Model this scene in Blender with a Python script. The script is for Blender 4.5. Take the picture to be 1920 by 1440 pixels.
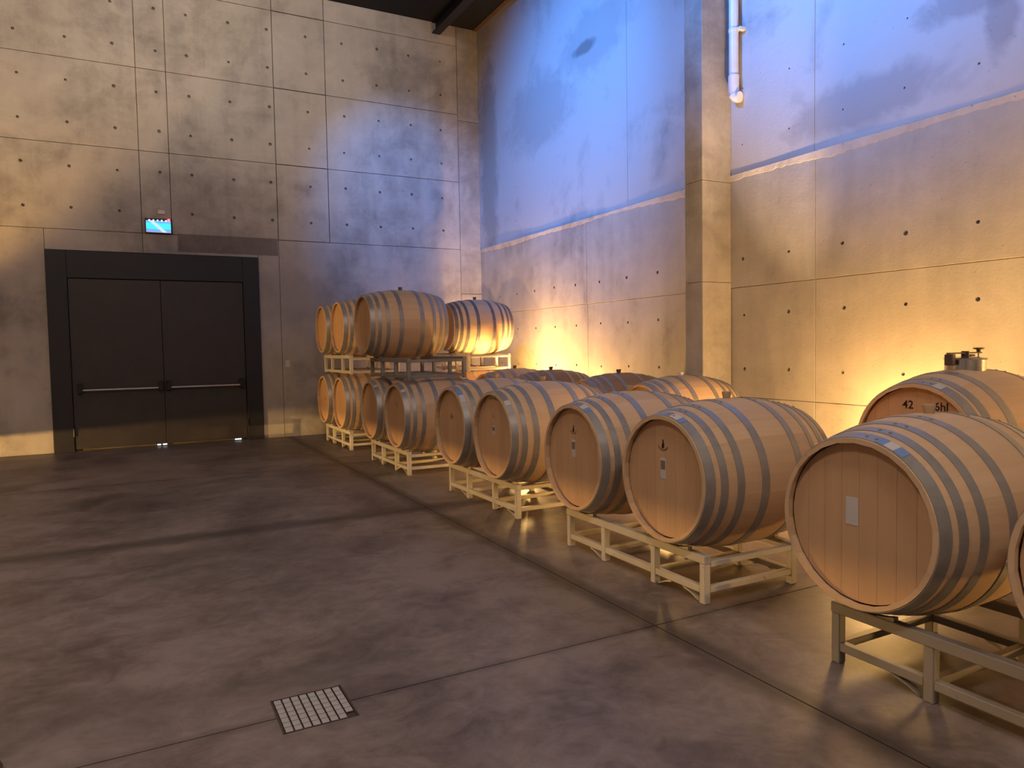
import bpy, bmesh, math, random
from mathutils import Vector, Matrix
random.seed(7)
S = bpy.context.scene
C = S.collection
PI = math.pi
for o in list(bpy.data.objects): bpy.data.objects.remove(o)

# ------------------------------------------------------------------ camera
yaw, pitch, roll = 0.486392, -0.051173, -0.017129
fw = Vector((math.sin(yaw)*math.cos(pitch), math.cos(yaw)*math.cos(pitch), math.sin(pitch)))
r0 = Vector((math.cos(yaw), -math.sin(yaw), 0)); u0 = r0.cross(fw)
rt = r0*math.cos(roll) + u0*math.sin(roll); up = -r0*math.sin(roll) + u0*math.cos(roll)
cam = bpy.data.cameras.new('camera'); cam.sensor_width = 36; cam.lens = 1357.0*36/1920
cam.clip_start = 0.05; cam.clip_end = 100
co = bpy.data.objects.new('camera', cam); C.objects.link(co)
m = Matrix.Identity(4)
for i in range(3):
    m[i][0] = rt[i]; m[i][1] = up[i]; m[i][2] = -fw[i]
m.translation = Vector((0, 0, 1.5))
co.matrix_world = m
S.camera = co

# ------------------------------------------------------------------ world, lights, exposure
w = bpy.data.worlds.new('world'); S.world = w; w.use_nodes = True
w.node_tree.nodes['Background'].inputs[0].default_value = (0.5, 0.55, 0.7, 1)
w.node_tree.nodes['Background'].inputs[1].default_value = 0.02
vs = S.view_settings
vs.view_transform = 'Standard'; vs.look = 'None'; vs.gamma = 1; vs.use_curve_mapping = False
vs.exposure = 0.0

def light(name, kind, loc, target, energy, color, **k):
    l = bpy.data.lights.new(name, kind); l.energy = energy; l.color = color
    for a, b in k.items(): setattr(l, a, b)
    o = bpy.data.objects.new(name, l); C.objects.link(o); o.location = loc
    d = Vector(target) - Vector(loc)
    o.rotation_euler = d.to_track_quat('-Z', 'Y').to_euler()
    return o
WARM = (1.0, 0.56, 0.17); BLUE = (0.05, 0.285, 1.0); SOFT = (1.0, 0.80, 0.68)
D = math.radians
# warm floor uplights along the right wall, with added fills
light('warm_uplight_far', 'SPOT', (5.84, 9.0, 0.30), (5.95, 9.0, 3.0), 170, WARM, spot_size=D(165), spot_blend=1.0, shadow_soft_size=0.08)
light('warm_uplight_far', 'SPOT', (5.80, 10.25, 0.35), (5.95, 10.3, 3.0), 330, WARM, spot_size=D(165), spot_blend=1.0, shadow_soft_size=0.08)
light('warm_uplight_cask', 'SPOT', (5.45, 10.23, 0.95), (5.9, 10.6, 2.6), 150, WARM, spot_size=D(160), spot_blend=1.0, shadow_soft_size=0.08)
light('warm_spill_far', 'POINT', (5.75, 10.2, 0.17), (0, 0, 0), 300, WARM, shadow_soft_size=0.03)
light('warm_uplight_near', 'SPOT', (5.75, 2.0, 0.9), (6.1, 2.4, 2.4), 190, WARM, spot_size=D(150), spot_blend=1.0, shadow_soft_size=0.08)
light('warm_spill_near', 'POINT', (5.6, 3.9, 0.50), (0, 0, 0), 210, WARM, shadow_soft_size=0.22)
light('warm_pillar_fill', 'SPOT', (5.45, 4.6, 0.3), (5.95, 6.25, 5.6), 1100, (1.0, 0.66, 0.36), spot_size=D(34), spot_blend=1.0, shadow_soft_size=0.06)  # spot added to brighten the pillar face
light('warm_fill_middle', 'POINT', (4.3, 5.15, 0.20), (0, 0, 0), 24, WARM, shadow_soft_size=0.03)  # low fills added to brighten the floor under the racks
light('warm_fill_middle', 'POINT', (4.3, 7.8, 0.20), (0, 0, 0), 60, WARM, shadow_soft_size=0.03)
light('warm_spill_front', 'POINT', (4.5, 0.9, 0.16), (0, 0, 0), 60, WARM, shadow_soft_size=0.03)
# warm uplight by the left wall, with an added accent spot and low lamp
light('warm_uplight_left', 'SPOT', (-4.6, 11.0, 0.25), (-2.9, 12.9, 5.6), 1700, WARM, spot_size=D(66), spot_blend=0.45, shadow_soft_size=0.06)
light('warm_fill_left', 'SPOT', (-5.2, 8.6, 1.0), (2.8, 11.0, 1.3), 1500, WARM, spot_size=D(24), spot_blend=0.8, shadow_soft_size=0.1)  # added to warm the heads of the far barrels
light('added_low_lamp_left', 'POINT', (-5.2, 9.5, 0.17), (0, 0, 0), 1500, WARM, shadow_soft_size=0.012)  # added lamp, kept low by the plate built over it
# blue projectors hung from the roof across the hall, throwing pools of blue high on the walls
light('blue_projector', 'SPOT', (1.5, 8.2, 6.9), (6.2, 9.5, 5.0), 2600, BLUE, spot_size=D(74), spot_blend=1.0, shadow_soft_size=0.08)
light('blue_projector', 'SPOT', (1.5, 5.6, 6.9), (6.2, 4.6, 5.8), 3100, BLUE, spot_size=D(66), spot_blend=1.0, shadow_soft_size=0.08)
light('blue_projector', 'SPOT', (3.6, 8.2, 7.4), (4.7, 12.9, 4.1), 1500, BLUE, spot_size=D(44), spot_blend=1.0, shadow_soft_size=0.08)
# dim luminaires of the hall and fill spots added to brighten the upper back wall
for x, y, e in ((-2.5, 1.0, 180), (-2.5, 8.0, 40), (1.0, 3.5, 60), (1.0, -2.5, 200)):
    light('hall_light', 'AREA', (x, y, 7.0), (x, y, 0), e, SOFT, shape='DISK', size=1.2)
for x in (-1.8, 2.0):
    light('back_wall_fill', 'SPOT', (x, 7.0, 7.2), (x+0.4, 12.9, 6.9), 640, (1.0, 0.87, 0.75), spot_size=D(70), spot_blend=1.0, shadow_soft_size=0.3)

# ------------------------------------------------------------------ node materials
def mat(name): 
    M = bpy.data.materials.new(name); M.use_nodes = True
    return M, M.node_tree, M.node_tree.nodes['Principled BSDF']
class G:
    def __init__(s, t): s.t = t
    def n(s, typ, **k):
        nd = s.t.nodes.new(typ)
        for a, b in k.items(): setattr(nd, a, b)
        return nd
    def l(s, a, b): s.t.links.new(a, b)
    def val(s, sock, v):
        if isinstance(v, bpy.types.NodeSocket): s.l(v, sock)
        else: sock.default_value = v
    def math(s, op, a, b=0.0, clamp=False):
        nd = s.n('ShaderNodeMath', operation=op); nd.use_clamp = clamp
        s.val(nd.inputs[0], a); s.val(nd.inputs[1], b); return nd.outputs[0]
    def noise(s, vec, scale, detail=4, rough=0.55, dist=0.0):
        nd = s.n('ShaderNodeTexNoise'); s.l(vec, nd.inputs['Vector'])
        nd.inputs['Scale'].default_value = scale; nd.inputs['Detail'].default_value = detail
        nd.inputs['Roughness'].default_value = rough; nd.inputs['Distortion'].default_value = dist
        return nd.outputs['Fac']
    def map(s, vec, scale=(1, 1, 1), loc=(0, 0, 0)):
        nd = s.n('ShaderNodeMapping'); s.l(vec, nd.inputs['Vector'])
        nd.inputs['Scale'].default_value = scale; nd.inputs['Location'].default_value = loc
        return nd.outputs[0]
    def ramp(s, fac, stops):
        nd = s.n('ShaderNodeValToRGB'); s.l(fac, nd.inputs[0]); e = nd.color_ramp.elements
        while len(e) < len(stops): e.new(0.5)
        for i, (p, c) in enumerate(stops):
            e[i].position = p; e[i].color = (c, c, c, 1) if not isinstance(c, tuple) else (*c, 1)
        return nd.outputs[0]
    def mix(s, fac, a, b, mode='MIX'):
        nd = s.n('ShaderNodeMix', data_type='RGBA', blend_type=mode)
        s.val(nd.inputs[0], fac)
        s.val(nd.inputs[6], a if isinstance(a, bpy.types.NodeSocket) else (*a, 1))
        s.val(nd.inputs[7], b if isinstance(b, bpy.types.NodeSocket) else (*b, 1))
        return nd.outputs[2]
    def bump(s, h, st, dist, bsdf):
        nd = s.n('ShaderNodeBump'); nd.inputs['Strength'].default_value = st; nd.inputs['Distance'].default_value = dist
        s.l(h, nd.inputs['Height']); s.l(nd.outputs[0], bsdf.inputs['Normal'])
    def pos(s): return s.n('ShaderNodeNewGeometry').outputs['Position']
    def obj(s): return s.n('ShaderNodeTexCoord').outputs['Object']
    def rnd(s): return s.n('ShaderNodeObjectInfo').outputs['Random']
    def spot(s, vec, c, r, warp, amt=0.35):
        """soft-edged blob at c with radii r (its edge broken by noise)"""
        sub = s.n('ShaderNodeVectorMath', operation='SUBTRACT'); s.l(vec, sub.inputs[0]); sub.inputs[1].default_value = c
        div = s.n('ShaderNodeVectorMath', operation='DIVIDE'); s.l(sub.outputs[0], div.inputs[0]); div.inputs[1].default_value = r
        ln = s.n('ShaderNodeVectorMath', operation='LENGTH'); s.l(div.outputs[0], ln.inputs[0])
        d = s.math('ADD', ln.outputs['Value'], s.math('MULTIPLY', s.math('SUBTRACT', warp, 0.5), amt*4))
        return s.math('MULTIPLY', s.math('SUBTRACT', 1.15, d), 2.2, True)

def concrete(name, base, stains_shade=(), streak=0.5, blotch=0.5, bump=0.25):
    M, t, b = mat(name); g = G(t); p = g.pos()
    big = g.noise(p, 0.55, 5, 0.6, 0.6); midn = g.noise(p, 2.6, 6, 0.62, 0.4); fine = g.noise(p, 38, 5, 0.7)
    vst = g.noise(g.map(p, (3.2, 3.2, 0.22)), 1.0, 5, 0.6, 0.3)
    board = g.noise(g.map(p, (0.5, 0.5, 7.0)), 1.0, 3, 0.6)
    f = g.math('ADD', g.math('MULTIPLY', g.ramp(big, [(0.34, 0.0), (0.66, 1.0)]), 0.34*blotch*2), g.math('MULTIPLY', midn, 0.5))
    f = g.math('ADD', f, g.math('MULTIPLY', vst, 0.35*streak*2)); f = g.math('ADD', f, g.math('MULTIPLY', board, 0.12))
    f = g.math('ADD', f, g.math('MULTIPLY', fine, 0.16))
    wz = g.noise(p, 1.5, 7, 0.68, 1.6); f = g.math('ADD', f, g.math('MULTIPLY', g.math('SUBTRACT', wz, 0.5), 0.7*blotch))
    dk = tuple(c*0.58 for c in base); lt = tuple(min(1, c*1.25) for c in base)
    col = g.ramp(g.math('MULTIPLY', f, 0.70), [(0.34, dk), (0.52, base), (0.72, lt)])
    warp = g.noise(p, 3.0, 6, 0.65, 0.5)
    for c, r, colr, a in stains_shade:
        col = g.mix(g.math('MULTIPLY', g.spot(p, c, r, warp), a), col, colr)
    pits = g.n('ShaderNodeTexVoronoi'); g.l(p, pits.inputs['Vector']); pits.inputs['Scale'].default_value = 9
    pk = g.ramp(pits.outputs['Distance'], [(0.035, 1.0), (0.06, 0.0)])
    col = g.mix(g.math('MULTIPLY', pk, 0.5), col, tuple(c*0.35 for c in base))
    g.l(col, b.inputs['Base Color']); b.inputs['Roughness'].default_value = 0.82
    h = g.math('ADD', g.math('MULTIPLY', fine, 0.4), g.math('SUBTRACT', midn, g.math('MULTIPLY', pk, 0.6)))
    g.bump(h, bump, 0.02, b)
    return M
CB = (0.40, 0.365, 0.315)
DARK = (0.20, 0.18, 0.165)
m_back = concrete('concrete_back_wall', CB, [((2.6, 12.95, 2.4), (1.0, 1, 0.45), (0.30, 0.27, 0.24), 0.35)])
m_right = concrete('concrete_right_wall', (0.38, 0.345, 0.295), [
    ((6.2, 11.3, 2.35), (1, 0.5, 0.75), (0.27, 0.24, 0.20), 0.45), ((6.2, 4.0, 1.5), (1, 1.2, 0.4), (0.36, 0.30, 0.24), 0.3)], streak=0.7)  # first blob paints the upper corner barrel's shadow into the wall
m_right_up = concrete('concrete_right_wall_upper', (0.42, 0.395, 0.37), [
    ((6.2, 9.26, 5.95), (1, 0.30, 0.10), (0.10, 0.085, 0.07), 0.75), ((6.2, 10.7, 5.4), (1, 1.1, 0.6), (0.27, 0.245, 0.225), 0.45),
    ((6.2, 9.0, 6.0), (1, 0.9, 0.5), (0.25, 0.23, 0.21), 0.4), ((6.2, 3.6, 4.3), (1, 0.45, 0.15), (0.22, 0.19, 0.18), 0.5),
    ((6.2, 3.35, 4.0), (1, 0.12, 0.3), (0.22, 0.19, 0.18), 0.5), ((6.2, 4.6, 3.75), (1, 0.9, 0.25), (0.26, 0.23, 0.22), 0.5),
    ((6.2, 12.5, 5.0), (1, 0.35, 2.2), (0.20, 0.18, 0.16), 0.5)], streak=0.8, blotch=1.1)
m_pillar = concrete('concrete_pillar', (0.47, 0.43, 0.375), streak=0.3, blotch=0.3)
m_patch = concrete('concrete_dark_patch', (0.20, 0.175, 0.155), bump=0.4)
m_ledge = concrete('concrete_ledge', (0.46, 0.42, 0.37), bump=0.8)
m_joint = concrete('mortar_dark', (0.17, 0.150, 0.13))

def floor_mat():
    M, t, b = mat('polished_concrete_floor'); g = G(t); p = g.pos()
    big = g.noise(p, 0.7, 6, 0.62, 0.8); mid_ = g.noise(g.map(p, (1.0, 1.3, 1)), 1.6, 7, 0.65, 0.5); fine = g.noise(p, 24, 5, 0.7)
    sw = g.noise(g.map(p, (1.3, 1.3, 1)), 3.5, 6, 0.7, 1.5)
    f = g.math('ADD', g.math('MULTIPLY', big, 0.5), g.math('MULTIPLY', mid_, 0.42)); f = g.math('ADD', f, g.math('MULTIPLY', fine, 0.10))
    f = g.math('ADD', f, g.math('MULTIPLY', sw, 0.34))
    col = g.ramp(f, [(0.44, (0.045, 0.033, 0.028)), (0.60, (0.112, 0.085, 0.075)), (0.76, (0.205, 0.165, 0.148))])
    warp = g.noise(p, 2.2, 5, 0.6, 0.4)
    sx = g.n('ShaderNodeSeparateXYZ'); g.l(p, sx.inputs[0])
    for ax, v, wd, a in ((0, 2.43, 0.10, 0.7), (1, 6.36, 0.16, 0.7), (1, 3.01, 0.04, 0.3), (1, 9.4, 0.06, 0.3)):
        d = g.math('ABSOLUTE', g.math('SUBTRACT', sx.outputs[ax], v))
        d = g.math('DIVIDE', d, g.math('MULTIPLY', warp, wd*2.2))
        k = g.math('MULTIPLY', g.math('SUBTRACT', 1.1, d), 1.4, True)
        col = g.mix(g.math('MULTIPLY', k, a), col, (0.045, 0.036, 0.03))
    for c, r, a in (((0.95, 5.6, 0), (1.2, 0.5, 1), 0.25), ((-0.2, 3.4, 0), (0.5, 0.25, 1), 0.25), ((0.75, 3.35, 0), (0.5, 0.10, 1), 0.35)):
        col = g.mix(g.math('MULTIPLY', g.spot(p, c, r, warp, 0.5), a), col, (0.06, 0.05, 0.045))
    g.l(col, b.inputs['Base Color'])
    g.l(g.math('ADD', 0.30, g.math('MULTIPLY', big, 0.35)), b.inputs['Roughness'])
    b.inputs['Specular IOR Level'].default_value = 0.4
    g.bump(g.math('ADD', mid_, g.math('MULTIPLY', fine, 0.3)), 0.12, 0.01, b)
    return M
m_floor = floor_mat()

def wood(name, c1, c2, axis=0, rough=0.55):
    M, t, b = mat(name); g = G(t); o = g.obj(); r = g.rnd()
    off = g.n('ShaderNodeCombineXYZ')
    g.l(g.math('MULTIPLY', r, 37.0), off.inputs[0]); g.l(g.math('MULTIPLY', r, 91.0), off.inputs[1])
    ad = g.n('ShaderNodeVectorMath', operation='ADD'); g.l(o, ad.inputs[0]); g.l(off.outputs[0], ad.inputs[1])
    sc = [26, 26, 26]; sc[axis] = 1.6
    gr = g.noise(g.map(ad.outputs[0], tuple(sc)), 1.0, 5, 0.65, 0.5)
    cl = g.noise(g.map(ad.outputs[0], tuple(s*0.15 for s in sc)), 1.0, 3, 0.5)
    f = g.math('ADD', g.math('MULTIPLY', gr, 0.55), g.math('MULTIPLY', cl, 0.25))
    f = g.math('ADD', f, g.math('MULTIPLY', r, 0.26))
    col = g.ramp(f, [(0.30, c1), (0.78, c2)])
    g.l(col, b.inputs['Base Color']); b.inputs['Roughness'].default_value = rough
    b.inputs['Specular IOR Level'].default_value = 0.3
    g.bump(gr, 0.12, 0.004, b)
    return M
m_stave = wood('pale_oak_staves', (0.50, 0.335, 0.195), (0.62, 0.43, 0.265))
m_head = wood('oak_head_boards', (0.45, 0.275, 0.15), (0.53, 0.335, 0.185), axis=2)
m_stave_shade = wood('shaded_oak_staves', (0.27, 0.16, 0.09), (0.38, 0.24, 0.14))  # darker oak, with the shade on backlit second-row barrels put into its colour
m_chime = wood('oak_end_grain', (0.19, 0.105, 0.058), (0.27, 0.155, 0.088), axis=0)

def metal(name, base, rough, metallic=0.85, var=0.25, scale=12):
    M, t, b = mat(name); g = G(t); o = g.obj()
    n = g.noise(o, scale, 5, 0.65, 0.4)
    col = g.ramp(n, [(0.3, tuple(c*(1-var) for c in base)), (0.7, tuple(min(1, c*(1+var)) for c in base))])
    g.l(col, b.inputs['Base Color']); b.inputs['Metallic'].default_value = metallic
    g.l(g.math('ADD', rough-0.08, g.math('MULTIPLY', n, 0.16)), b.inputs['Roughness'])
    return M
m_hoop = metal('galvanised_hoop_steel', (0.32, 0.305, 0.29), 0.42, 0.45, 0.12)
m_hoop_d = metal('dark_hoop_steel', (0.15, 0.14, 0.15), 0.5, 0.3)
m_rivet = metal('rivet_steel', (0.13, 0.13, 0.14), 0.5, 0.6)
m_steel = metal('stainless_steel', (0.62, 0.61, 0.60), 0.22, 1.0, 0.08)
m_steel_d = metal('dark_clamp_steel', (0.10, 0.085, 0.08), 0.4, 0.8)
m_bar = metal('brushed_bar_steel', (0.55, 0.50, 0.47), 0.45, 0.6, 0.08)
m_ceil = metal('black_roof_sheet', (0.005, 0.005, 0.007), 0.8, 0.1)
m_beam = metal('roof_beam_steel', (0.012, 0.012, 0.015), 0.6, 0.2)
m_rust = metal('rusty_edge_steel', (0.10, 0.055, 0.03), 0.7, 0.1)

def paint(name, base, chip=None, rough=0.5, scale=30, spec=0.4):
    M, t, b = mat(name); g = G(t); o = g.obj()
    n = g.noise(o, scale, 6, 0.7, 0.4); n2 = g.noise(o, 4, 4, 0.6)
    col = g.ramp(n2, [(0.3, tuple(c*0.88 for c in base)), (0.7, tuple(min(1, c*1.08) for c in base))])
    if chip: col = g.mix(g.ramp(n, [(0.64, 0.0), (0.70, 1.0)]), col, chip)
    g.l(col, b.inputs['Base Color']); b.inputs['Roughness'].default_value = rough
    b.inputs['Specular IOR Level'].default_value = spec
    return M
m_rack = paint('cream_rack_paint', (0.50, 0.46, 0.38), (0.16, 0.10, 0.06), 0.5)
m_rack_g = paint('grey_shade_rack_paint', (0.22, 0.20, 0.18), (0.14, 0.10, 0.07), 0.5)  # grey paint; on the nearest rack it also stands in for shade
m_door = paint('dark_door_paint', (0.045, 0.038, 0.036), None, 0.45)
m_frame = paint('dark_door_frame_paint', (0.022, 0.021, 0.024), None, 0.5)
m_blackp = paint('black_plastic', (0.012, 0.012, 0.013), None, 0.4)
m_white = paint('white_plastic', (0.62, 0.58, 0.54), None, 0.5)
m_pipe = paint('white_pipe', (0.72, 0.71, 0.70), None, 0.4, spec=0.5)
m_label = paint('paper_label', (0.50, 0.47, 0.45), None, 0.6)
m_labelb = paint('blue_label_print', (0.16, 0.24, 0.46), None, 0.55)
m_ink = paint('black_stamp_ink', (0.02, 0.015, 0.012), None, 0.8)
m_inkb = paint('brown_print', (0.20, 0.13, 0.09), None, 0.8)
m_bung = paint('tan_bung', (0.42, 0.285, 0.16), None, 0.6)
m_bung_d = paint('dark_bung', (0.13, 0.075, 0.05), None, 0.6)
m_bung_w = paint('white_bung', (0.75, 0.72, 0.66), None, 0.5)
m_grate = paint('pale_grating', (0.34, 0.325, 0.31), (0.18, 0.15, 0.13), 0.55, 18)
m_gdark = paint('dark_grating_gap', (0.05, 0.038, 0.032), None, 0.8)  # dark tone of the grating frame, tray and bar sides, also the threshold
m_groove = paint('dark_groove', (0.03, 0.02, 0.015), None, 0.9)
def emit(name, col, st):
    M, t, b = mat(name); b.inputs['Base Color'].default_value = (*col, 1)
    b.inputs['Emission Color'].default_value = (*col, 1); b.inputs['Emission Strength'].default_value = st
    return M
m_led = emit('white_led', (1.0, 1.0, 0.75), 3); m_red = emit('red_led', (1.0, 0.05, 0.08), 8)
m_day = emit('daylight_gap', (0.75, 0.88, 1.0), 2.2)
def sign_mat():
    M, t, b = mat('lit_sign_face'); g = G(t); o = g.obj()
    sx = g.n('ShaderNodeSeparateXYZ'); g.l(o, sx.inputs[0])
    n = g.noise(g.map(o, (6, 6, 14)), 1.0, 3, 0.5, 0.6)
    z = g.math('ABSOLUTE', g.math('ADD', sx.outputs[2], g.math('MULTIPLY', g.math('SUBTRACT', n, 0.5), 0.06)))
    band = g.ramp(g.math('DIVIDE', z, 0.1), [(0.35, (0.06, 0.88, 1.0)), (0.60, (0.12, 0.42, 0.95)), (0.9, (0.35, 0.38, 0.85))])
    dg = g.math('ABSOLUTE', g.math('ADD', g.math('ADD', sx.outputs[0], g.math('MULTIPLY', sx.outputs[2], 1.1)), 0.015))
    col = g.mix(g.ramp(dg, [(0.02, 1.0), (0.045, 0.0)]), band, (0.62, 0.82, 0.97))
    g.l(col, b.inputs['Emission Color']); b.inputs['Emission Strength'].default_value = 1.05
    b.inputs['Base Color'].default_value = (0.05, 0.05, 0.05, 1)
    return M
m_sign = sign_mat()

# ------------------------------------------------------------------ helpers
def link(name, me, m=None, parent=None, loc=(0, 0, 0), rot=(0, 0, 0)):
    o = bpy.data.objects.new(name, me); C.objects.link(o)
    if m and me and not me.materials:
        for q in (m if isinstance(m, (list, tuple)) else [m]): me.materials.append(q)
    o.location = loc; o.rotation_euler = rot
    if parent: o.parent = parent
    return o
def fin(bm, smooth=False, recalc=True):
    if recalc: bmesh.ops.recalc_face_normals(bm, faces=bm.faces)
    me = bpy.data.meshes.new('mesh'); bm.to_mesh(me); bm.free()
    if smooth:
        for p in me.polygons: p.use_smooth = True
        me.set_sharp_from_angle(angle=D(38))
    return me
def empty(name, loc, label, cat, group=None, rz=0):
    o = bpy.data.objects.new(name, None); C.objects.link(o); o.location = loc; o.rotation_euler = (0, 0, rz)
    o.empty_display_size = 0.1
    return tag(o, label, cat, group)
def tag(o, label, cat, group=None):
    o['label'] = label; o['category'] = cat
    if group: o['group'] = group
    return o
def struct(o): o['kind'] = 'structure'; return o
def box(bm, a, b, bev=0.0, mi=0):
    c = [(a[i]+b[i])/2 for i in range(3)]; s = [abs(b[i]-a[i]) for i in range(3)]
    r = bmesh.ops.create_cube(bm, size=1, matrix=Matrix.Translation(c) @ Matrix.Diagonal((*s, 1)))
    vs_ = r['verts']; fs = {f for v in vs_ for f in v.link_faces}
    for f in fs: f.material_index = mi
    if bev:
        es = list({e for v in vs_ for e in v.link_edges})
        r2 = bmesh.ops.bevel(bm, geom=es, offset=bev, segments=1, affect='EDGES')
        for f in r2['faces']: f.material_index = mi
def boxme(a, b, bev=0.0):
    bm = bmesh.new(); box(bm, a, b, bev); return fin(bm)
def tube(bm, pts, r, n=10, mi=0, cap=True):
    """round tube through points"""
    pts = [Vector(p) for p in pts]; rings = []
    ref = Vector((0, 0, 1))
    for i, p in enumerate(pts):
        d = (pts[min(i+1, len(pts)-1)] - pts[max(i-1, 0)]).normalized()
        a = d.cross(ref) if abs(d.dot(ref)) < 0.95 else d.cross(Vector((1, 0, 0)))
        a.normalize(); b_ = d.cross(a)
        rr = r[i] if isinstance(r, (list, tuple)) else r
        rings.append([bm.verts.new(p + (a*math.cos(2*PI*k/n) + b_*math.sin(2*PI*k/n))*rr) for k in range(n)])
    for i in range(len(rings)-1):
        for k in range(n):
            f = bm.faces.new((rings[i][k], rings[i][(k+1) % n], rings[i+1][(k+1) % n], rings[i+1][k])); f.material_index = mi
    if cap:
        for rg in (rings[0][::-1], rings[-1]):
            f = bm.faces.new(rg); f.material_index = mi
def lathe(bm, prof, n=24, mi=0, axis='x', close=False):
    """prof = list of (t, r); axis through origin"""
    rings = []
    for t_, r in prof:
        rg = []
        for k in range(n):
            a = 2*PI*k/n; c, s = math.cos(a)*r, math.sin(a)*r
            rg.append(bm.verts.new((t_, c, s) if axis == 'x' else (c, s, t_)))
        rings.append(rg)
    m_ = len(rings)
    for i in range(m_ if close else m_-1):
        A, B = rings[i], rings[(i+1) % m_]
        for k in range(n):
            f = bm.faces.new((A[k], A[(k+1) % n], B[(k+1) % n], B[k])); f.material_index = mi
    if not close:
        for rg in (rings[0], rings[-1][::-1]):
            f = bm.faces.new(rg); f.material_index = mi

# ------------------------------------------------------------------ the room
YB, XR, ZC = 12.946, 6.212, 7.62
XL, YF = -6.0, -5.0

# floor: base plus cast slabs parted by saw joints
floor = struct(link('floor', boxme((XL-0.3, YF-0.3, -0.30), (XR+0.6, YB+0.5, -0.012)), m_joint))
xs = [XL, -3.9, 2.43, XR]; ys = [YF, -0.35, 3.01, 6.36, 9.42, YB+0.02]
gx0, gx1, gy0, gy1 = 0.478, 0.782, 2.868, 3.172       # floor gully
jg = 0.004
for i in range(len(xs)-1):
    for j in range(len(ys)-1):
        a = (xs[i]+jg, ys[j]+jg); b = (xs[i+1]-jg, ys[j+1]-jg)
        bm = bmesh.new()
        if a[0] < gx0 < b[0] and a[1] < gx1*0+gy0 < b[1]:       # slab left with a notch for the gully
            box(bm, (a[0], a[1], -0.02), (b[0], min(b[1], gy0), 0)); 
            if b[1] > gy0: box(bm, (a[0], gy0, -0.02), (gx0, b[1], 0)); box(bm, (gx1, gy0, -0.02), (b[0], b[1], 0))
        elif a[0] < gx0 < b[0] and a[1] < gy1 < b[1]:
            box(bm, (a[0], a[1], -0.02), (gx0, gy1, 0)); box(bm, (gx1, a[1], -0.02), (b[0], gy1, 0))
            box(bm, (a[0], gy1, -0.02), (b[0], b[1], 0))
        else: box(bm, (a[0], a[1], -0.02), (b[0], b[1], 0))
        link('floor_slab', fin(bm), m_floor, floor)

def panel(name, u0_, u1_, z0, z1, us, zs, frame, mats, parent, hr=0.025, gap=0.005, th=0.05, depth=0.022):
    """formwork panel in plane coords (u, z) with real conical tie holes; frame(u, z, d) -> 3D, d = depth out of the wall face"""
    bm = bmesh.new(); bv = 0.0025
    U0, U1, Z0, Z1 = u0_+gap, u1_-gap, z0+gap, z1-gap
    us = sorted(u for u in us if U0+0.05 < u < U1-0.05); zs = sorted(z for z in zs if Z0+0.05 < z < Z1-0.05)
    cache = {}
    def V(u, z, d=0.0):
        k = (round(u, 4), round(z, 4), round(d, 4))
        if k not in cache: cache[k] = bm.verts.new(frame(u, z, d))
        return cache[k]
    iu0, iu1, iz0, iz1 = U0+bv, U1-bv, Z0+bv, Z1-bv
    if us and zs:
        ue = [iu0] + [(us[i]+us[i+1])/2 for i in range(len(us)-1)] + [iu1]
        ze = [iz0] + [(zs[i]+zs[i+1])/2 for i in range(len(zs)-1)] + [iz1]
        for i, cu in enumerate(us):
            for j, cz in enumerate(zs):
                a0, a1, b0, b1 = ue[i], ue[i+1], ze[j], ze[j+1]
                rr = hr*random.uniform(0.8, 1.15)
                dy, dx = random.uniform(-.012, .012), random.uniform(-.012, .012)
                out = [(a1, cz), (a1, b1), (cu, b1), (a0, b1), (a0, cz), (a0, b0), (cu, b0), (a1, b0)]
                ring = [(cu+dx+rr*math.cos(k*PI/4), cz+dy+rr*math.sin(k*PI/4)) for k in range(8)]
                inn = [(cu+dx+rr*0.55*math.cos(k*PI/4), cz+dy+rr*0.55*math.sin(k*PI/4)) for k in range(8)]
                for k in range(8):
                    n_ = (k+1) % 8
                    bm.faces.new((V(*out[k]), V(*out[n_]), V(*ring[n_]), V(*ring[k])))
                    f = bm.faces.new((V(*ring[k]), V(*ring[n_]), V(*inn[n_], -depth), V(*inn[k], -depth)))
                    f.material_index = 1
                f = bm.faces.new([V(*q, -depth) for q in inn]); f.material_index = 1
        for i in range(len(ue)-1): pass
        bu = sorted(set(ue[1:-1] + us)); bz = sorted(set(ze[1:-1] + zs))
    else:
        bm.faces.new((V(iu0, iz0), V(iu1, iz0), V(iu1, iz1), V(iu0, iz1))); bu = []; bz = []
    # chamfer and sides
    top = [(u, iz1) for u in [iu0]+bu+[iu1]]; bot = [(u, iz0) for u in [iu0]+bu+[iu1]]
    lef = [(iu0, z) for z in [iz0]+bz+[iz1]]; rig = [(iu1, z) for z in [iz0]+bz+[iz1]]
    def side(seq, o0, o1):
        vsq = [V(*q) for q in seq]
        a_, b_ = V(*o0, -bv), V(*o1, -bv)
        bm.faces.new(vsq + [b_, a_])
        c_, d_ = V(*o0, -th), V(*o1, -th)
        bm.faces.new((a_, b_, d_, c_))
    side(bot, (U0, Z0), (U1, Z0)); side(top, (U0, Z1), (U1, Z1)); side(lef, (U0, Z0), (U0, Z1)); side(rig, (U1, Z0), (U1, Z1))
    bm.faces.new((V(U0, Z0, -th), V(U1, Z0, -th), V(U1, Z1, -th), V(U0, Z1, -th)))
    return link(name, fin(bm), mats, parent)

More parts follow.
